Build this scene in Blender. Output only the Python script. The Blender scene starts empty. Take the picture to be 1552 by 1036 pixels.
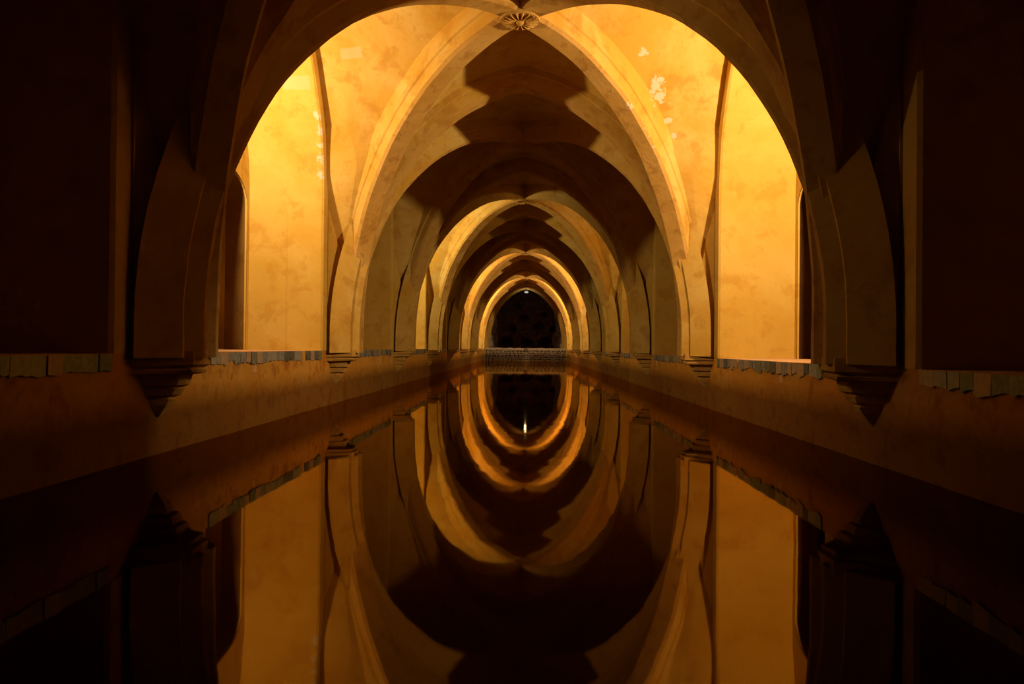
import bpy, bmesh, math, random
from mathutils import Vector, Matrix, noise

C = bpy.context.scene.collection
SC = bpy.context.scene
random.seed(7)
PI = math.pi

# ------------------------------------------------------------------ camera, world, lamps, exposure
S = 5.85                      # length of one vault bay (m); the water surface is z = 0, the nave runs along +Y
EYE = Vector((0.14, 0.0, 0.98))
cam_d = bpy.data.cameras.new('camera')
cam_d.sensor_width = 36.0
cam_d.lens = 1100.0 / 1552.0 * 36.0
cam_d.clip_start = 0.05
cam = bpy.data.objects.new('camera', cam_d)
C.objects.link(cam)
M_cam = Matrix.Rotation(math.atan(24 / 1100), 4, 'Z') @ Matrix.Rotation(PI / 2 + math.atan(8 / 1100), 4, 'X') @ Matrix.Rotation(math.radians(0.55), 4, 'Z')
M_cam.translation = EYE
cam.matrix_world = M_cam
SC.camera = cam

w = bpy.data.worlds.new('night')
SC.world = w
w.use_nodes = True
w.node_tree.nodes['Background'].inputs[0].default_value = (0.9, 0.62, 0.35, 1)
w.node_tree.nodes['Background'].inputs[1].default_value = 0.003

SC.view_settings.view_transform = 'Standard'
SC.view_settings.look = 'None'
SC.view_settings.gamma = 1.0
SC.view_settings.exposure = 0.0
SC.view_settings.use_curve_mapping = False
SC.cycles.max_bounces = 10
SC.cycles.diffuse_bounces = 5
SC.cycles.glossy_bounces = 4
SC.cycles.transparent_max_bounces = 8
SC.cycles.caustics_reflective = False
SC.cycles.caustics_refractive = False
SC.cycles.sample_clamp_indirect = 4.0


def lamp(x, yb, z, watts, col, aim, size=0.16):
    """flood lamp fixed high inside an alcove, hidden by the pier; aim = direction its flat face points"""
    l = bpy.data.lights.new('flood_lamp', 'AREA')
    l.shape = 'DISK'
    l.energy = watts
    l.color = col
    l.size = size
    o = bpy.data.objects.new('flood_lamp', l)
    o.location = (x, yb * S, z)
    o.rotation_euler = Vector(aim).to_track_quat('-Z', 'Y').to_euler()
    C.objects.link(o)
    return o


WARM = (1.0, 0.70, 0.38)
PALE = (1.0, 0.80, 0.44)
ORANGE = (1.0, 0.60, 0.22)
AL, AR = (0.50, 0.86, 0.0), (-0.50, 0.86, 0.0)
lamp(-4.22, 1.47, 4.30, 215, WARM, AL)
lamp(4.22, 1.30, 4.30, 370, WARM, AR)
lamp(-4.22, 3.42, 4.30, 190, PALE, AL)
lamp(4.22, 3.38, 4.30, 55, ORANGE, AR)
lamp(-4.22, 5.42, 4.30, 250, WARM, AL)
lamp(4.22, 5.42, 4.30, 250, WARM, AR)
lamp(-4.22, 7.42, 4.30, 380, WARM, AL)
lamp(4.22, 7.42, 4.30, 380, WARM, AR)
lamp(-5.70, 2.22, 1.90, 6, WARM, (0.3, -1.0, 0.25))       # in the passage behind the left doorway

# ------------------------------------------------------------------ helpers
HW = 2.79            # half width between the rib clusters
XW = 3.14            # face of the nave walls
XP = 3.36            # face of the piers behind the wall ribs
XB = 4.33            # back of the side alcoves
Z0 = 1.18            # springing of the ribs
RR = 4.05            # rise of the diagonal ribs
NB = 9               # bays 0..8
LEDGE = {-1: 0.90, 1: 0.84}
ZTOP = 7.4


def yb(n):
    return (1.1 + n - 1) * S          # start of bay n (bay 0 holds the foreground)


def link(name, bm, mat, parent=None, smooth=False, recalc=True):
    if recalc:
        bmesh.ops.recalc_face_normals(bm, faces=bm.faces)
    me = bpy.data.meshes.new(name)
    bm.to_mesh(me)
    bm.free()
    for m in (mat if isinstance(mat, (list, tuple)) else [mat]):
        me.materials.append(m)
    if smooth:
        for p in me.polygons:
            p.use_smooth = True
    o = bpy.data.objects.new(name, me)
    C.objects.link(o)
    o.parent = parent
    return o


def copy_of(o, loc, parent=None):
    c = o.copy()
    C.objects.link(c)
    c.location = loc
    c.parent = parent if parent else o.parent
    return c


def empty(name, loc=(0, 0, 0), parent=None):
    o = bpy.data.objects.new(name, None)
    o.location = loc
    o.empty_display_size = 0.2
    C.objects.link(o)
    o.parent = parent
    return o


def box(bm, x0, x1, y0, y1, z0, z1, mi=0):
    vs = [bm.verts.new(p) for p in ((x0, y0, z0), (x1, y0, z0), (x1, y1, z0), (x0, y1, z0), (x0, y0, z1), (x1, y0, z1), (x1, y1, z1), (x0, y1, z1))]
    fs = []
    for q in ((0, 3, 2, 1), (4, 5, 6, 7), (0, 1, 5, 4), (1, 2, 6, 5), (2, 3, 7, 6), (3, 0, 4, 7)):
        f = bm.faces.new([vs[i] for i in q])
        f.material_index = mi
        fs.append(f)
    return vs, fs


def extrude_yz(bm, pts, x0, x1):
    """closed outline in the YZ plane pushed from x0 to x1"""
    a = [bm.verts.new((x0, p[0], p[1])) for p in pts]
    b = [bm.verts.new((x1, p[0], p[1])) for p in pts]
    n = len(pts)
    f1 = bm.faces.new(a)
    f2 = bm.faces.new(b[::-1])
    for i in range(n):
        bm.faces.new((a[i], b[i], b[(i + 1) % n], a[(i + 1) % n]))
    f1.normal_update()
    f2.normal_update()
    bmesh.ops.triangulate(bm, faces=[f1, f2])


def extrude_xz(bm, pts, y0, y1):
    a = [bm.verts.new((p[0], y0, p[1])) for p in pts]
    b = [bm.verts.new((p[0], y1, p[1])) for p in pts]
    n = len(pts)
    f1 = bm.faces.new(a)
    f2 = bm.faces.new(b[::-1])
    for i in range(n):
        bm.faces.new((a[i], b[i], b[(i + 1) % n], a[(i + 1) % n]))
    f1.normal_update()
    f2.normal_update()
    bmesh.ops.triangulate(bm, faces=[f1, f2])


# ------------------------------------------------------------------ materials
class NT:
    def __init__(self, name):
        self.m = bpy.data.materials.new(name)
        self.m.use_nodes = True
        self.t = self.m.node_tree
        self.t.nodes.clear()
        self.out = self.t.nodes.new('ShaderNodeOutputMaterial')

    def n(self, kind, **kw):
        nd = self.t.nodes.new(kind)
        for k, v in kw.items():
            setattr(nd, k, v)
        return nd

    def l(self, a, b):
        self.t.links.new(a, b)

    def noise(self, vec, scale, detail=4, rough=0.55, dist=0.0):
        nd = self.n('ShaderNodeTexNoise')
        nd.inputs['Scale'].default_value = scale
        nd.inputs['Detail'].default_value = detail
        nd.inputs['Roughness'].default_value = rough
        nd.inputs['Distortion'].default_value = dist
        self.l(vec, nd.inputs['Vector'])
        return nd.outputs['Fac']

    def ramp(self, fac, stops):
        r = self.n('ShaderNodeValToRGB')
        cr = r.color_ramp
        cr.elements[0].position, cr.elements[0].color = stops[0][0], tuple(stops[0][1]) + (1,)
        cr.elements[1].position, cr.elements[1].color = stops[-1][0], tuple(stops[-1][1]) + (1,)
        for p, c in stops[1:-1]:
            e = cr.elements.new(p)
            e.color = tuple(c) + (1,)
        self.l(fac, r.inputs[0])
        return r.outputs[0]

    def mrange(self, v, a, b, c=0.0, d=1.0):
        r = self.n('ShaderNodeMapRange')
        r.inputs[1].default_value, r.inputs[2].default_value = a, b
        r.inputs[3].default_value, r.inputs[4].default_value = c, d
        self.l(v, r.inputs[0])
        return r.outputs[0]

    def math(self, op, a, b=None, clamp=False):
        r = self.n('ShaderNodeMath', operation=op)
        r.use_clamp = clamp
        for i, v in enumerate((a, b)):
            if v is None:
                continue
            if isinstance(v, (int, float)):
                r.inputs[i].default_value = v
            else:
                self.l(v, r.inputs[i])
        return r.outputs[0]

    def mix(self, fac, a, b):
        r = self.n('ShaderNodeMix', data_type='RGBA')
        if isinstance(fac, (int, float)):
            r.inputs[0].default_value = fac
        else:
            self.l(fac, r.inputs[0])
        for i, v in ((6, a), (7, b)):
            if isinstance(v, tuple):
                r.inputs[i].default_value = tuple(v) + (1,) if len(v) == 3 else v
            else:
                self.l(v, r.inputs[i])
        return r.outputs[2]

    def done(self, shader):
        self.l(shader, self.out.inputs['Surface'])
        return self.m


# places where the paint has come off (x, y, z, radius) and two pale repair bands (box centre, half size)
PEEL_WEB = [(2.03, 11.10, 5.02, 0.20), (2.15, 11.21, 4.86, 0.20), (1.80, 10.71, 5.34, 0.10), (2.32, 11.44, 4.55, 0.11), (2.45, 11.55, 4.35, 0.08)]
PEEL_RIB = [(1.69, 10.88, 4.66, 0.15), (1.95, 11.15, 4.45, 0.17), (2.03, 11.24, 4.34, 0.14), (2.14, 11.34, 4.18, 0.15)]
PEEL_EDGE = [(-3.15, 11.25, 4.55, 0.13), (-3.15, 11.33, 4.35, 0.11), (-3.15, 11.38, 4.15, 0.12), (-3.15, 11.44, 3.95, 0.12), (-3.19, 11.48, 3.70, 0.13)]
BANDS = [(-3.45, 11.2, 5.0, 0.20, 0.6, 0.075), (-2.57, 10.88, 5.40, 0.16, 0.3, 0.05)]


def plaster(name, base, light, dark, peel=(), bands=(), peel_thr=0.56, damp=True, bump=0.35, scale=1.0, blotch=0.5):
    k = NT(name)
    geo = k.n('ShaderNodeNewGeometry')
    pos = geo.outputs['Position']
    n1 = k.noise(pos, 0.9 * scale, 5, 0.6, 0.4)
    n2 = k.noise(pos, 3.1 * scale, 6, 0.62, 0.25)
    n3 = k.noise(pos, 14.0 * scale, 4, 0.6)
    col = k.mix(k.mrange(n1, 0.38, 0.66), base, light)
    col = k.mix(k.math('MULTIPLY', k.mrange(n2, 0.52, 0.64), blotch), col, dark)
    col = k.mix(k.math('MULTIPLY', k.mrange(n3, 0.60, 0.75), 0.35), col, dark)
    sep = k.n('ShaderNodeSeparateXYZ')
    k.l(pos, sep.inputs[0])
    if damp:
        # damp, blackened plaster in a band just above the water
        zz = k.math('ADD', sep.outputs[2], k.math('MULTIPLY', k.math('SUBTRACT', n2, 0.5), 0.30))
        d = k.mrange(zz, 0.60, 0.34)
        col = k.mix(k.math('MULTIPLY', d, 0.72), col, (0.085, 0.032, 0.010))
    if peel:
        tot = None
        for (x, y, z, r) in peel:
            dn = k.n('ShaderNodeVectorMath', operation='DISTANCE')
            k.l(pos, dn.inputs[0])
            dn.inputs[1].default_value = (x, y, z)
            v = k.mrange(dn.outputs['Value'], r, 0.0)
            tot = v if tot is None else k.math('MAXIMUM', tot, v)
        pn = k.noise(pos, 11.0, 4, 0.65, 0.5)
        msk = k.mrange(k.math('ADD', k.math('MULTIPLY', tot, 0.35), pn), peel_thr + 0.09, peel_thr + 0.12)
        msk = k.math('MULTIPLY', msk, k.mrange(tot, 0.0, 0.05))
        col = k.mix(msk, col, (0.60, 0.52, 0.38))
    for (cx, cy, cz, hx, hy, hz) in bands:
        m = None
        for i, (c, h) in enumerate(((cx, hx), (cy, hy), (cz, hz))):
            a = k.math('SUBTRACT', sep.outputs[i], c)
            a = k.math('ABSOLUTE', a)
            a = k.mrange(a, h + 0.02, h)
            m = a if m is None else k.math('MULTIPLY', m, a)
        col = k.mix(k.math('MULTIPLY', m, 0.55), col, (0.66, 0.47, 0.28))
    b = k.n('ShaderNodeBsdfDiffuse')
    b.inputs['Roughness'].default_value = 0.6
    k.l(col, b.inputs['Color'])
    bp = k.n('ShaderNodeBump')
    bp.inputs['Strength'].default_value = bump
    bp.inputs['Distance'].default_value = 0.03
    hgt = k.math('ADD', k.math('MULTIPLY', n2, 0.8), k.math('MULTIPLY', n3, 0.35))
    if peel:
        hgt = k.math('SUBTRACT', hgt, k.math('MULTIPLY', msk, 0.35))
    k.l(hgt, bp.inputs['Height'])
    k.l(bp.outputs[0], b.inputs['Normal'])
    return k.done(b.outputs[0])


def simple(name, col, col2, scale=6.0, rough=0.7, bump=0.3, metal=0.0, spec=0.3):
    k = NT(name)
    geo = k.n('ShaderNodeNewGeometry')
    n1 = k.noise(geo.outputs['Position'], scale, 5, 0.6, 0.3)
    c = k.mix(k.mrange(n1, 0.35, 0.65), col, col2)
    b = k.n('ShaderNodeBsdfPrincipled')
    k.l(c, b.inputs['Base Color'])
    b.inputs['Roughness'].default_value = rough
    b.inputs['Metallic'].default_value = metal
    b.inputs['Specular IOR Level'].default_value = spec
    bp = k.n('ShaderNodeBump')
    bp.inputs['Strength'].default_value = bump
    bp.inputs['Distance'].default_value = 0.02
    k.l(n1, bp.inputs['Height'])
    k.l(bp.outputs[0], b.inputs['Normal'])
    return k.done(b.outputs[0])


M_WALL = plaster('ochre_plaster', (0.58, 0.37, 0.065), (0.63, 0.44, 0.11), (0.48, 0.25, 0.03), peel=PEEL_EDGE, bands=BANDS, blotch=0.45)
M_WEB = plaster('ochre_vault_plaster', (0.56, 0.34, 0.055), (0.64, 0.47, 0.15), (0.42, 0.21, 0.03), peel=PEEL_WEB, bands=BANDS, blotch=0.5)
M_RIB = plaster('tan_rib_plaster', (0.52, 0.31, 0.07), (0.58, 0.37, 0.11), (0.37, 0.18, 0.035), peel=PEEL_RIB, damp=False, scale=1.6, blotch=0.6)
M_DOORSHADE = plaster('painted_door_shade', (0.07, 0.03, 0.008), (0.09, 0.04, 0.012), (0.04, 0.018, 0.006), damp=False)  # darkness inside the right doorway put into the plaster colour
M_JAMBSHADE = plaster('painted_jamb_shade', (0.19, 0.10, 0.025), (0.24, 0.14, 0.04), (0.12, 0.06, 0.015), damp=False)  # shadow on the left jamb painted in as a darker plaster colour
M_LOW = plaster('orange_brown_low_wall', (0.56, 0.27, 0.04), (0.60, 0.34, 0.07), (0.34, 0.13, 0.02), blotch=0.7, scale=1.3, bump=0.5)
M_SILL = simple('terracotta_floor', (0.62, 0.38, 0.20), (0.52, 0.31, 0.16), 3.0)
M_GROOVE = simple('dark_joint', (0.10, 0.06, 0.03), (0.06, 0.04, 0.02), 9.0)
TILES = [simple('grey_blue_tile', (0.17, 0.20, 0.20), (0.30, 0.31, 0.28), 18, 0.45),
         simple('green_grey_tile', (0.13, 0.17, 0.13), (0.22, 0.25, 0.19), 18, 0.45),
         simple('dark_slate_tile', (0.07, 0.085, 0.085), (0.16, 0.17, 0.15), 18, 0.45),
         simple('buff_tile', (0.45, 0.33, 0.22), (0.36, 0.27, 0.18), 18, 0.5),
         simple('pale_grey_tile', (0.36, 0.35, 0.30), (0.25, 0.25, 0.22), 18, 0.5)]
M_STONE = plaster('rubble_stone', (0.40, 0.31, 0.22), (0.52, 0.42, 0.30), (0.16, 0.12, 0.08), scale=2.0)
M_SIDEROCK = simple('grey_side_rock', (0.62, 0.5, 0.36), (0.25, 0.2, 0.15), 5, 0.95, 1.0)
M_ROCK = simple('porous_grotto_rock', (0.26, 0.12, 0.06), (0.09, 0.045, 0.025), 4, 0.95, 1.0)
M_MORTAR = simple('pale_wall_cap', (0.75, 0.60, 0.42), (0.52, 0.40, 0.28), 8, 0.9, 0.5)
M_METAL = simple('white_enamel', (0.85, 0.85, 0.82), (0.75, 0.75, 0.72), 8, 0.4, 0.05)

k = NT('glowing_white_glass')
em = k.n('ShaderNodeEmission')
em.inputs['Color'].default_value = (1.0, 0.95, 0.85, 1)
em.inputs['Strength'].default_value = 0.8
M_GLOW = k.done(em.outputs[0])

# water: mirror by Fresnel over a dark, slightly see-through body
k = NT('still_pool_water')
geo = k.n('ShaderNodeNewGeometry')
nz = k.noise(geo.outputs['Position'], 1.3, 2, 0.5)
bp = k.n('ShaderNodeBump')
bp.inputs['Strength'].default_value = 0.10
bp.inputs['Distance'].default_value = 0.012
k.l(nz, bp.inputs['Height'])
fr = k.n('ShaderNodeFresnel')
fr.inputs['IOR'].default_value = 1.33
k.l(bp.outputs[0], fr.inputs['Normal'])
gl = k.n('ShaderNodeBsdfGlossy')
gl.inputs['Color'].default_value = (1.0, 0.68, 0.25, 1)
gl.inputs['Roughness'].default_value = 0.03
k.l(bp.outputs[0], gl.inputs['Normal'])
tr = k.n('ShaderNodeBsdfTransparent')
tr.inputs['Color'].default_value = (0.22, 0.13, 0.05, 1)
mx = k.n('ShaderNodeMixShader')
k.l(fr.outputs[0], mx.inputs[0])
k.l(tr.outputs[0], mx.inputs[1])
k.l(gl.outputs[0], mx.inputs[2])
M_WATER = k.done(mx.outputs[0])


# ------------------------------------------------------------------ profiles of the vault
def f_ell(s):
    s = min(max(s, 0.0), 1.0)
    return math.sqrt(max(0.0, 1 - (1 - s) ** 2))


def f_point(s, span=2.8, rise=4.19):
    R = (rise * rise + span * span) / (2 * span)
    d = R - s * span
    return math.sqrt(max(0.0, R * R - d * d)) / rise


def f_tr(s):
    s = min(max(s, 0.0), 1.0)
    v = 0.5 * (f_ell(s) + f_point(s))
    return v


ZT = 4.17            # rise of the transverse arches over Z0
OFF = 0.33           # how far the webs lie above the rib intrados
D = math.hypot(HW, S / 2)


def z_diag(t):
    return Z0 + RR * f_ell(t)


def g_web(t):
    u = min(1.0, max(0.0, t / 0.16))
    return 0.12 + 0.88 * u * u * (3 - 2 * u)


def z_diag_web(t):
    q = (1 - t) * D / (D + OFF * g_web(t))
    return Z0 + (RR + OFF) * math.sqrt(max(0, 1 - q * q))


def z_tr_web(x):
    s = 1 - abs(x) / (HW + (OFF + 0.03) * g_web(1 - abs(x) / HW))
    return Z0 + (ZT + OFF) * f_tr(s)


OP_C = 0.09          # the alcove openings lie a touch past the middle of their bay
OP_H, OP_R, OP_Z = 2.05, 3.0, 3.38


def arch_z(dy, half, R, zs):
    """height of a pointed arch of two arcs at offset dy from its middle"""
    a = abs(dy)
    if a >= half:
        return zs
    d = a + (R - half)
    return zs + math.sqrt(max(0, R * R - d * d))


def z_wall_web(dy):
    e = 0.27
    a = abs(dy)
    if a > OP_H + e - 0.1:
        f = (a - OP_H - e + 0.1) / (S / 2 - OP_H - e + 0.1)
        return OP_Z + 0.5 - 2.6 * f
    return max(OP_Z + 0.5, arch_z(dy - OP_C, OP_H + e, OP_R + e, OP_Z)) if a > 1.9 else arch_z(dy - OP_C, OP_H + e, OP_R + e, OP_Z)


# ------------------------------------------------------------------ ceiling: webs, ribs, keystones
ceiling = empty('ceiling')
ceiling['kind'] = 'structure'


def wob(p, a=0.02):
    v = noise.noise_vector(Vector(p) * 0.9)
    return Vector(p) + v * a


def web_mesh():
    bm = bmesh.new()
    NS, NL = 26, 8
    for sx in (-1, 1):
        for sy in (-1, 1):
            rows = []
            for i in range(NS + 1):                        # transverse cell
                t = 1 - math.cos(PI / 2 * i / NS)
                x = HW * (1 - t)
                yd = (1 - t) * S / 2
                row = []
                for j in range(NL + 1):
                    q = j / NL
                    y = yd + (S / 2 - yd) * q
                    z = z_diag_web(t) * (1 - q) + z_tr_web(x) * q
                    z += 0.10 * math.sin(PI * q) * t
                    row.append(bm.verts.new(wob((sx * x, sy * y, z))))
                rows.append(row)
            for i in range(NS):
                for j in range(NL):
                    bm.faces.new((rows[i][j], rows[i + 1][j], rows[i + 1][j + 1], rows[i][j + 1]))
            rows = []
            for i in range(NS + 1):                        # side cell
                t = 1 - math.cos(PI / 2 * i / NS)
                y = (1 - t) * S / 2
                xd = (1 - t) * HW
                row = []
                for j in range(NL + 1):
                    q = j / NL
                    x = xd + (XP + 0.02 - xd) * q
                    z = z_diag_web(t) * (1 - q) + z_wall_web(sy * y) * q
                    z += 0.08 * math.sin(PI * q) * t
                    row.append(bm.verts.new(wob((sx * x, sy * y, z))))
                rows.append(row)
            for i in range(NS):
                for j in range(NL):
                    bm.faces.new((rows[i][j], rows[i + 1][j], rows[i + 1][j + 1], rows[i][j + 1]))
    bmesh.ops.remove_doubles(bm, verts=bm.verts, dist=0.004)
    bmesh.ops.recalc_face_normals(bm, faces=bm.faces)
    return bm


PROFILE = [(-0.20, 0.62), (-0.20, 0.235), (-0.178, 0.215), (-0.175, 0.045), (-0.135, 0.0),
           (0.135, 0.0), (0.175, 0.045), (0.178, 0.215), (0.20, 0.235), (0.20, 0.62)]


def sweep(bm, path, lateral, prof=PROFILE, jitter=0.012):
    """path: list of (point, outward normal); lateral: unit vector across the rib"""
    rings = []
    for (p, n) in path:
        ring = []
        for (a, r) in prof:
            q = p + lateral * a + n * r
            if r < 0.4:
                q = q + noise.noise_vector(q * 1.7) * jitter + noise.noise_vector(q * 6.0) * jitter * 0.5
            ring.append(bm.verts.new(q))
        rings.append(ring)
    m = len(prof)
    for a, b in zip(rings[:-1], rings[1:]):
        for i in range(m - 1):
            f = bm.faces.new((a[i], a[i + 1], b[i + 1], b[i]))
            f.material_index = 0 if m != 10 or 3 <= i <= 5 else 1
    bm.faces.new(rings[0])
    bm.faces.new(rings[-1][::-1])


def diag_rib_mesh(sx, sy):
    """from the corner down at the corbel up to the keystone; bay-centred coordinates"""
    bm = bmesh.new()
    corner = Vector((sx * HW, sy * S / 2, 0))
    d = Vector((-corner.x, -corner.y, 0))
    L = d.length
    d.normalize()
    lat = Vector((-d.y, d.x, 0))
    path = []
    for z in (0.86, 1.0, 1.1):
        path.append((Vector((corner.x, corner.y, z)), -d))
    N = 36
    for i in range(N + 1):
        th = PI / 2 * i / N
        t = 1 - math.cos(th)
        p = corner + d * (L * t)
        p.z = Z0 + RR * math.sin(th)
        n = (-d * (math.cos(th) * RR) + Vector((0, 0, 1)) * (math.sin(th) * L)).normalized()
        path.append((p, n))
    sweep(bm, path, lat)
    return bm


def trans_mesh(half=HW, rise=ZT, prof=PROFILE):
    bm = bmesh.new()
    pts = []
    for z in (0.86, 1.02):
        pts.append(Vector((-half, 0, z)))
    N = 34
    for i in range(N + 1):
        s = (i / N) ** 1.9
        pts.append(Vector((-half * (1 - s), 0, Z0 + rise * f_tr(s))))
    pts = pts + [Vector((-p.x, 0, p.z)) for p in pts[-2::-1]]
    path = []
    for i, p in enumerate(pts):
        a = pts[max(0, i - 1)]
        b = pts[min(len(pts) - 1, i + 1)]
        t = (b - a).normalized()
        path.append((p, Vector((-t.z, 0, t.x))))
    sweep(bm, path, Vector((0, 1, 0)), prof)
    return bm


def boss_mesh():
    """round carved keystone seen from below: disc, ring and radiating petals"""
    bm = bmesh.new()
    r = bmesh.ops.create_cone(bm, cap_ends=True, segments=40, radius1=0.25, radius2=0.30, depth=0.30)
    bmesh.ops.translate(bm, verts=r['verts'], vec=(0, 0, 0.12))
    n = 18
    for i in range(n):
        a = 2 * PI * i / n
        m = Matrix.Rotation(a, 4, 'Z')
        pts = [(0.07, 0.010), (0.13, 0.017), (0.19, 0.024), (0.225, 0.024), (0.24, 0.012)]
        low = [(-0.050), (-0.062), (-0.060), (-0.050), (-0.038)]
        top = -0.025
        L = [bm.verts.new(m @ Vector((x, -w_, top))) for x, w_ in pts]
        Rr = [bm.verts.new(m @ Vector((x, w_, top))) for x, w_ in pts]
        Cc = [bm.verts.new(m @ Vector((x, 0, lw))) for (x, w_), lw in zip(pts, low)]
        for j in range(len(pts) - 1):
            bm.faces.new((L[j], L[j + 1], Cc[j + 1], Cc[j]))
            bm.faces.new((Cc[j], Cc[j + 1], Rr[j + 1], Rr[j]))
        bm.faces.new((L[0], Cc[0], Rr[0]))
        bm.faces.new((L[-1], Rr[-1], Cc[-1]))
    r = bmesh.ops.create_uvsphere(bm, u_segments=14, v_segments=8, radius=0.055)
    bmesh.ops.translate(bm, verts=r['verts'], vec=(0, 0, -0.03))
    return bm


first = {}
for n in range(NB):
    loc = (0, yb(n) + S / 2, 0)
    if n == 0:
        web = link('vault_web', web_mesh(), M_WEB, ceiling, smooth=True, recalc=False)
        web.location = loc
        first['web'] = web
        ribs = []
        for sx in (-1, 1):
            for sy in (-1, 1):
                ribs.append(link('diagonal_rib', diag_rib_mesh(sx, sy), (M_RIB, M_WEB), web))
        first['ribs'] = ribs
        boss = link('keystone', boss_mesh(), M_RIB, web)
        boss.location = (0, 0, Z0 + RR - 0.005)
        first['boss'] = boss
    else:
        web = copy_of(first['web'], loc, ceiling)
        for r in first['ribs']:
            copy_of(r, (0, 0, 0), web)
        copy_of(first['boss'], (0, 0, Z0 + RR - 0.005), web)
tr0 = None
for n in range(NB + 1):
    if tr0 is None:
        tr0 = link('transverse_arch', trans_mesh(), (M_RIB, M_WEB), ceiling)
        tr0.location = (0, yb(n), 0)
    else:
        copy_of(tr0, (0, yb(n), 0), ceiling)


# ------------------------------------------------------------------ side walls
def opening_outline(c, half, R, zs, zb, n=18):
    """points from lower near corner up over the arch to lower far corner"""
    pts = [(c - half, zb)]
    rise = math.sqrt(R * R - (R - half) ** 2)
    th1 = math.atan2(rise, R - half)          # angle of the apex seen from the arc centre
    cc = c - half + R                         # centre of the near arc
    for i in range(n + 1):
        th = th1 * i / n
        pts.append((cc - R * math.cos(th), zs + R * math.sin(th)))
    cc = c + half - R
    for i in range(n - 1, -1, -1):
        th = th1 * i / n
        pts.append((cc + R * math.cos(th), zs + R * math.sin(th)))
    pts.append((c + half, zb))
    return pts


def wall_bay_mesh(side, L):
    bm = bmesh.new()
    op = opening_outline(OP_C, OP_H, OP_R, OP_Z, L)
    h = S / 2
    pts = [(-h, L)] + op + [(h, L), (h, ZTOP), (-h, ZTOP)]
    extrude_yz(bm, pts, side * XP, side * XB)
    return bm


def moulding_mesh(side, L):
    """wall rib that follows the edge of the opening, stepped in two orders"""
    bm = bmesh.new()
    sec = [(-0.006, -0.35), (-0.004, -0.20), (0.0, 0.19), (0.03, 0.22), (0.23, 0.22), (0.25, 0.19), (0.26, 0.13), (0.40, 0.11), (0.42, -0.02)]
    rows = []
    for e, pr in sec:
        o = opening_outline(OP_C, OP_H + e, OP_R + e, OP_Z, L)
        rows.append([bm.verts.new((side * (XP - pr + 0.012 * noise.noise(Vector((p[0] * 1.5, p[1] * 1.5, e * 9)))), p[0], p[1])) for p in o])
    n = len(rows[0])
    for j in range(len(sec) - 1):
        for i in range(n - 1):
            bm.faces.new((rows[j][i], rows[j][i + 1], rows[j + 1][i + 1], rows[j + 1][i]))
    return bm


DOOR = dict(y0=1.655 * S, y1=1.952 * S, zs=0.98 + 2.22, rise=0.47)


def door_outline(y0, y1, zs, rise, zb, n=20):
    c, h = (y0 + y1) / 2, (y1 - y0) / 2
    pts = [(y0, zb)]
    for i in range(n + 1):
        th = PI * i / n
        pts.append((c - h * math.cos(th), zs + rise * math.sin(th) ** 0.9 if 0 < i < n else zs))
    pts.append((y1, zb))
    return pts


def corbel_mesh(side):
    """stepped corbel under a cluster of ribs, half an octagon in plan, tapering to a point"""
    bm = bmesh.new()
    # (z, projection from the wall, half width at the wall, half width at the nose)
    steps = [(1.00, 0.36, 0.44, 0.15), (0.93, 0.36, 0.44, 0.15), (0.92, 0.40, 0.49, 0.17), (0.80, 0.40, 0.49, 0.17),
             (0.775, 0.35, 0.44, 0.15), (0.755, 0.38, 0.46, 0.16), (0.73, 0.37, 0.45, 0.15), (0.71, 0.30, 0.38, 0.13),
             (0.62, 0.27, 0.34, 0.12), (0.60, 0.21, 0.28, 0.10), (0.585, 0.23, 0.30, 0.10), (0.53, 0.20, 0.26, 0.09),
             (0.51, 0.14, 0.19, 0.07), (0.49, 0.16, 0.21, 0.07), (0.44, 0.13, 0.17, 0.06), (0.36, 0.05, 0.07, 0.03), (0.33, 0.01, 0.02, 0.01)]
    rings = []
    for z, pr, hw, hn in steps:
        pr, hw = pr * (0.86 if z < 0.72 else 1), hw * (0.82 if z < 0.72 else 0.95)
        x0 = side * (XW + 0.05)
        x1 = side * (XW - pr)
        ring = []
        for (x, y) in ((x0, -hw), (side * XW, -hw), (x1, -hn), (x1, hn), (side * XW, hw), (x0, hw)):
            q = Vector((x, y, z))
            q += noise.noise_vector(q * 5.0) * 0.012
            ring.append(bm.verts.new(q))
        rings.append(ring)
    for a, b in zip(rings[:-1], rings[1:]):
        for i in range(6):
            bm.faces.new((a[i], a[(i + 1) % 6], b[(i + 1) % 6], b[i]))
    bm.faces.new(rings[0])
    bm.faces.new(rings[-1][::-1])
    return bm


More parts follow.
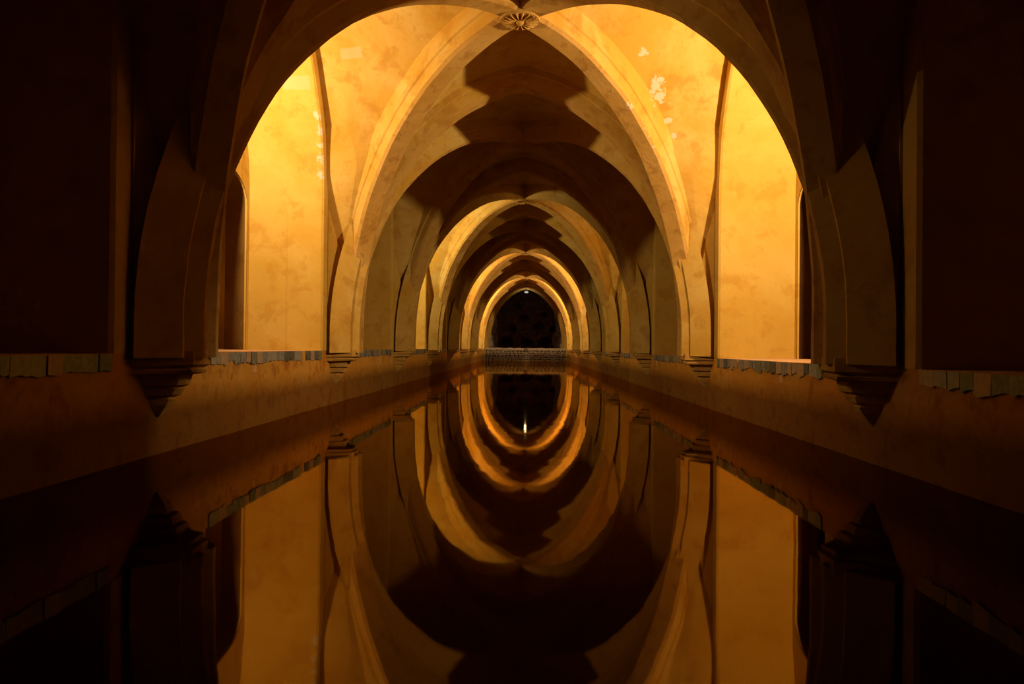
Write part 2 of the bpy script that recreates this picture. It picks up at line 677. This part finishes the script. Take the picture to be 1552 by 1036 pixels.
for side, wname in ((-1, 'wall_left'), (1, 'wall_right')):
    L = LEDGE[side]
    wall = empty(wname)
    wall['kind'] = 'structure'
    # low wall of the pool with the alcove floors on top
    bm = bmesh.new()
    ny, nzz = 240, 10
    Y0, Y1 = yb(0), yb(NB)
    vs = [[bm.verts.new((side * (XW + 0.012 * noise.noise(Vector((3.0, (Y0 + (Y1 - Y0) * i / ny) * 1.2, j * 0.4)))), Y0 + (Y1 - Y0) * i / ny, -1.4 + (L + 1.4) * j / nzz)) for j in range(nzz + 1)] for i in range(ny + 1)]
    for i in range(ny):
        for j in range(nzz):
            bm.faces.new((vs[i][j], vs[i + 1][j], vs[i + 1][j + 1], vs[i][j + 1]))
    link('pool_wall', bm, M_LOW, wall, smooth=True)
    bm = bmesh.new()
    box(bm, side * (XW + 0.005), side * (XB + 1.7), Y0, Y1, L - 0.25, L)
    link('alcove_floor', bm, M_SILL, wall)
    w0 = link('pier_and_arch', wall_bay_mesh(side, L), M_WALL, wall)
    w0.location = (0, yb(0) + S / 2, 0)
    m0 = link('arch_moulding', moulding_mesh(side, L), M_WALL, wall)
    m0.location = w0.location
    for n in range(1, NB):
        copy_of(w0, (0, yb(n) + S / 2, 0))
        copy_of(m0, (0, yb(n) + S / 2, 0))
    bm = bmesh.new()
    box(bm, side * (XW - 0.006), side * (XP + 0.05), -0.41, 0.57, L - 0.02, 2.7)
    rings = []
    for z, xn, hn in ((L - 0.02, 2.86, 0.15), (1.5, 2.86, 0.15), (2.1, 2.93, 0.18), (3.2, XW, 0.40)):
        rings.append([bm.verts.new((side * x, -0.06 + y, z)) for x, y in ((XW + 0.05, -0.46), (XW - 0.01, -0.46), (xn, -hn), (xn, hn), (XW - 0.01, 0.46), (XW + 0.05, 0.46))])
    for a, b in zip(rings[:-1], rings[1:]):
        for i in range(6):
            bm.faces.new((a[i], a[(i + 1) % 6], b[(i + 1) % 6], b[i]))
    bm.faces.new(rings[0])
    bm.faces.new(rings[-1][::-1])
    pl = link('pilaster', bm, M_WALL, wall)
    pl.location = (0, yb(0), 0)
    for n in range(1, NB + 1):
        copy_of(pl, (0, yb(n), 0))
    cb = link('corbel', corbel_mesh(side), M_RIB, wall)
    cb.location = (0, yb(0) - 0.06, 0)
    for n in range(1, NB + 1):
        copy_of(cb, (0, yb(n) - 0.06, 0))
    # back wall of the alcoves, pierced by the doorway of bay 1
    bm = bmesh.new()
    dp = door_outline(DOOR['y0'], DOOR['y1'], DOOR['zs'], DOOR['rise'], L)
    pts = [(yb(0), L)] + dp + [(yb(2), L), (yb(2), ZTOP), (yb(0), ZTOP)]
    extrude_yz(bm, pts, side * XB, side * (XB + 0.04))
    box(bm, side * XB, side * (XB + 0.36), yb(2), yb(NB), L, ZTOP)
    link('alcove_back', bm, M_WALL, wall)
    # passage behind the doorway
    dr = empty('door_1' if side < 0 else 'door_2')
    dr['kind'] = 'structure'
    mat = M_WALL if side < 0 else M_DOORSHADE  # right passage takes the plaster with its shade painted in
    bm = bmesh.new()
    X2 = side * (XB + 1.6)
    box(bm, X2, X2 + side * 0.2, DOOR['y0'] - 1.5, DOOR['y1'] + 2.2, L, 4.4)
    box(bm, side * (XB + 0.03), X2, DOOR['y1'] + 2.0, DOOR['y1'] + 2.2, L, 4.4)
    box(bm, side * (XB + 0.03), X2, DOOR['y0'] - 1.5, DOOR['y0'] - 1.3, L, 4.4)
    box(bm, side * (XB + 0.03), X2 + side * 0.2, DOOR['y0'] - 1.5, DOOR['y1'] + 2.2, 4.3, 4.5)
    link('passage', bm, mat, dr)
    bm = bmesh.new()
    o = door_outline(DOOR['y0'] + 0.004, DOOR['y1'] - 0.004, DOOR['zs'] - 0.004, DOOR['rise'], L)
    a = [bm.verts.new((side * (XB + 0.002), p[0], p[1])) for p in o]
    o2 = door_outline(DOOR['y0'] - 0.2, DOOR['y1'] + 0.21, DOOR['zs'] + 0.02, DOOR['rise'] + 0.05, L)
    b = [bm.verts.new((side * (XB + 0.44), p[0], p[1])) for p in o2]
    for i in range(len(o) - 1):
        bm.faces.new((a[i], a[i + 1], b[i + 1], b[i]))
    link('reveal', bm, M_DOORSHADE if side > 0 else M_JAMBSHADE, dr, smooth=True)

# ------------------------------------------------------------------ tile edging of the ledges
tile_src = []
for v in range(6):
    bm = bmesh.new()
    vs, fs = box(bm, -0.02, 0.02, -0.5, 0.5, -1.0, 0.0)
    for q in vs:
        q.co.y += random.uniform(-0.03, 0.03)
        if q.co.z < -0.5:
            q.co.z += random.uniform(-0.1, 0.14)
        q.co.x += random.uniform(-0.003, 0.003)
    bmesh.ops.subdivide_edges(bm, edges=[e for e in bm.edges if abs(e.verts[0].co.y - e.verts[1].co.y) > 0.5 and e.verts[0].co.z < -0.5], cuts=2)
    for q in bm.verts:
        if q.co.z < -0.5 and abs(q.co.y) < 0.4:
            q.co.z += random.uniform(-0.12, 0.1)
    bmesh.ops.recalc_face_normals(bm, faces=bm.faces)
    me = bpy.data.meshes.new('tile')
    bm.to_mesh(me)
    bm.free()
    tile_src.append(me)
tile_meshes = []
for i, me in enumerate(tile_src):
    for j, tm in enumerate(TILES):
        mm = me.copy()
        mm.materials.append(tm)
        tile_meshes.append((j, mm))
for side, tname in ((-1, 'trim_1'), (1, 'trim_2')):
    L = LEDGE[side]
    trim = empty(tname)
    trim['kind'] = 'structure'
    for n in range(NB):
        c = yb(n) + S / 2 + OP_C
        y = c - OP_H + 0.02
        while y < c + OP_H - 0.06:
            wd = random.uniform(0.13, 0.23)
            if y + wd > c + OP_H:
                wd = c + OP_H - y
            if random.random() > 0.04:
                wts = (6, 3, 3, 2, 4) if side < 0 else (3, 5, 2, 5, 2)
                j = random.choices(range(5), wts)[0]
                me = random.choice([m for jj, m in tile_meshes if jj == j])
                o = bpy.data.objects.new('tile', me)
                C.objects.link(o)
                o.parent = trim
                o.location = (side * (XW + 0.004 + random.uniform(-0.005, 0.004)), y + wd / 2, L - 0.004)
                o.scale = (1, wd - 0.006, random.uniform(0.118, 0.142) * (0.85 if random.random() < 0.15 else 1))
                o.rotation_euler = (random.uniform(-0.02, 0.02), 0, random.uniform(-0.02, 0.02))
            y += wd

# ------------------------------------------------------------------ pool floor and water
bm = bmesh.new()
box(bm, -XW - 0.1, XW + 0.1, -S, yb(NB) + 5.3, -1.5, -1.3)
fl = link('floor', bm, M_WALL)
fl['kind'] = 'structure'
bm = bmesh.new()
g = [bm.verts.new(p) for p in ((-XW - 0.03, -S, 0), (XW + 0.03, -S, 0), (XW + 0.03, yb(NB) - 0.3, 0), (-XW - 0.03, yb(NB) - 0.3, 0))]
bm.faces.new(g)
wt = link('pool_water', bm, M_WATER)
wt['label'] = 'still dark water filling the long pool and mirroring the arches'
wt['category'] = 'water'
wt['kind'] = 'thing'

# ------------------------------------------------------------------ far end: arch wall, rubble wall, lamp, grotto
YE = yb(NB)
far = empty('wall_far')
far['kind'] = 'structure'
bm = bmesh.new()
half, rise = 2.66, 4.10
op = []
N = 26
for i in range(N + 1):
    s = (i / N) ** 1.9
    op.append((-half * (1 - s), Z0 + rise * f_tr(s)))
op = [(-half, 0.2)] + op
op = op + [(-x, z) for x, z in op[-2::-1]]
pts = [(-XW - 1, 0.2)] + op + [(XW + 1, 0.2), (XW + 1, ZTOP), (-XW - 1, ZTOP)]
extrude_xz(bm, pts, YE + 0.02, YE + 0.45)
link('end_arch', bm, M_RIB, far)
for sx in (-1, 1):
    bm = bmesh.new()
    box(bm, sx * 2.92, sx * (XW + 0.1), YE - 1.1, YE + 0.45, -1.3, 0.93)
    link('plinth', bm, M_WALL, far)

sw = empty('rubble_stone_wall', (0, YE - 0.55, 0))
sw['label'] = 'low rough rubble stone wall crossing the far end of the pool'
sw['category'] = 'wall'
bm = bmesh.new()
box(bm, -2.92, 2.92, 0.08, 0.5, -1.3, 0.88)
link('core', bm, M_GROOVE, sw)
bm = bmesh.new()
nx = 44
up = []
for i in range(nx + 1):
    x = -2.92 + 5.84 * i / nx
    up.append((x, 0.93 + 0.035 * noise.noise(Vector((x * 3, 0, 0)))))
rows = []
for yy in (-0.03, 0.12, 0.3, 0.5):
    rows.append([bm.verts.new((x, yy, z + 0.03 * noise.noise(Vector((x * 4, yy * 6, 2))))) for x, z in up])
rows.insert(0, [bm.verts.new((x, -0.07 + 0.03 * noise.noise(Vector((x * 5, 1, 2))), z - 0.07)) for x, z in up])
low = [[bm.verts.new((x, yy, 0.78 + 0.10 * noise.noise(Vector((x * 6, 4, 2))))) for x, z in up] for yy in (-0.05, 0.5)]
for a, b in zip(rows[:-1], rows[1:]):
    for i in range(nx):
        bm.faces.new((a[i], a[i + 1], b[i + 1], b[i]))
for i in range(nx):
    bm.faces.new((low[0][i], low[0][i + 1], rows[0][i + 1], rows[0][i]))
    bm.faces.new((low[1][i + 1], low[1][i], rows[-1][i], rows[-1][i + 1]))
link('mortar_cap', bm, M_MORTAR, sw)
bm = bmesh.new()
zrow = -0.05
rws = 0
while zrow < 0.74:
    hh = random.uniform(0.12, 0.18)
    x = -2.9
    while x < 2.9:
        ww = random.uniform(0.16, 0.36)
        r = bmesh.ops.create_icosphere(bm, subdivisions=1, radius=0.5)
        sc = (ww * 1.2, random.uniform(0.17, 0.24), hh * 1.25)
        off = Vector((x + ww / 2, 0.05 + random.uniform(-0.03, 0.03), zrow + hh / 2 + random.uniform(-0.015, 0.015)))
        for v in r['verts']:
            v.co = Vector((v.co.x * sc[0], v.co.y * sc[1], v.co.z * sc[2])) * random.uniform(0.85, 1.12) + off
        x += ww
    zrow += hh
st = link('rubble_stones', bm, M_STONE, sw)
st['kind'] = 'stuff'

# little white lamp hung under the last arch
hl = empty('hanging_lamp', (-0.0, YE - 0.25, 5.08))
hl['label'] = 'small white lamp fitting hanging under the farthest arch'
hl['category'] = 'lamp'


def tube(bm, a, b, r, seg=10):
    a, b = Vector(a), Vector(b)
    d = b - a
    res = bmesh.ops.create_cone(bm, cap_ends=True, segments=seg, radius1=r, radius2=r, depth=d.length)
    m = Matrix.Translation((a + b) / 2) @ d.to_track_quat('Z', 'Y').to_matrix().to_4x4()
    bmesh.ops.transform(bm, matrix=m, verts=res['verts'])


bm = bmesh.new(); tube(bm, (0, 0, 0), (0, 0, 0.34), 0.016); link('stem', bm, M_METAL, hl)
bm = bmesh.new(); box(bm, -0.14, 0.14, -0.05, 0.05, -0.07, 0.01)
bmesh.ops.bevel(bm, geom=bm.edges[:], offset=0.012, segments=2, affect='EDGES')
link('housing', bm, M_METAL, hl)
for x in (-0.10, -0.033, 0.033, 0.10):
    bm = bmesh.new()
    r = bmesh.ops.create_cone(bm, cap_ends=True, segments=12, radius1=0.026, radius2=0.034, depth=0.14)
    bmesh.ops.translate(bm, verts=r['verts'], vec=(x, -0.02, -0.06))
    link('lamp_head', bm, M_GLOW, hl)

gl_ = bpy.data.lights.new('lamp_light', 'POINT')
gl_.energy = 11
gl_.color = (1.0, 0.86, 0.66)
gl_.shadow_soft_size = 0.06
go_ = bpy.data.objects.new('lamp_light', gl_)
go_.location = (0, YE - 0.25, 4.88)
C.objects.link(go_)

# grotto chamber with hollowed rock face behind the wall
gr = empty('rock_grotto', (0, YE + 4.75, 0))
gr['label'] = 'dark porous rock grotto with round hollows behind the far arch'
gr['category'] = 'grotto'
HOLES = [(-1.55, 1.35, 0.46), (0.0, 1.3, 0.40), (1.55, 1.35, 0.46), (-1.1, 2.45, 0.30), (1.0, 2.6, 0.36), (2.2, 2.4, 0.25),
         (-0.2, 3.3, 0.3), (1.45, 3.6, 0.22), (-0.7, 4.3, 0.24)]


def rock_sheet(p_of, nu, nv, amp, holes=(), seed=0.0):
    bm = bmesh.new()
    grid = []
    for i in range(nu + 1):
        row = []
        for j in range(nv + 1):
            p, nrm = p_of(i / nu, j / nv)
            q = p + Vector((seed, seed, seed))
            d = amp * (noise.noise(q * 1.1) + 0.6 * noise.noise(q * 2.7) + 0.4 * noise.noise(q * 7))
            for hx, hz, hr in holes:
                rr = math.hypot(p.x - hx, (p.z - hz) * 1.15) / hr
                rr *= 1 + 0.25 * noise.noise(Vector((p.x * 3, p.z * 3, hx)))
                if rr < 1.25:
                    d += -1.1 * max(0, min(1, (1.25 - rr) / 0.6))
            row.append(bm.verts.new(p + nrm * d))
        grid.append(row)
    for i in range(nu):
        for j in range(nv):
            bm.faces.new((grid[i][j], grid[i + 1][j], grid[i + 1][j + 1], grid[i][j + 1]))
    return bm


link('rock_face', rock_sheet(lambda u, v: (Vector((-3.4 + 6.8 * u, 0, -1.3 + 7.7 * v)), Vector((0, -1, 0))), 110, 100, 0.22, HOLES), M_ROCK, gr, smooth=True)
for sx in (-1, 1):
    link('side_rock', rock_sheet(lambda u, v: (Vector((sx * (2.95 - 0.9 * u * (1 - v * 0.6)), -3.9 + 4.1 * u, -1.3 + 7.7 * v)), Vector((-sx, 0, 0))), 70, 80, 0.25, (), 5.0 * sx), M_SIDEROCK, gr, smooth=True)
link('rock_roof', rock_sheet(lambda u, v: (Vector((-3.4 + 6.8 * u, -3.9 + 4.1 * v, 6.1)), Vector((0, 0, -1))), 40, 30, 0.3), M_ROCK, gr, smooth=True)
link('rock_floor', rock_sheet(lambda u, v: (Vector((-3.4 + 6.8 * u, -3.9 + 4.1 * v, 0.65)), Vector((0, 0, 1))), 50, 40, 0.18, (), 9.0), M_ROCK, gr, smooth=True)
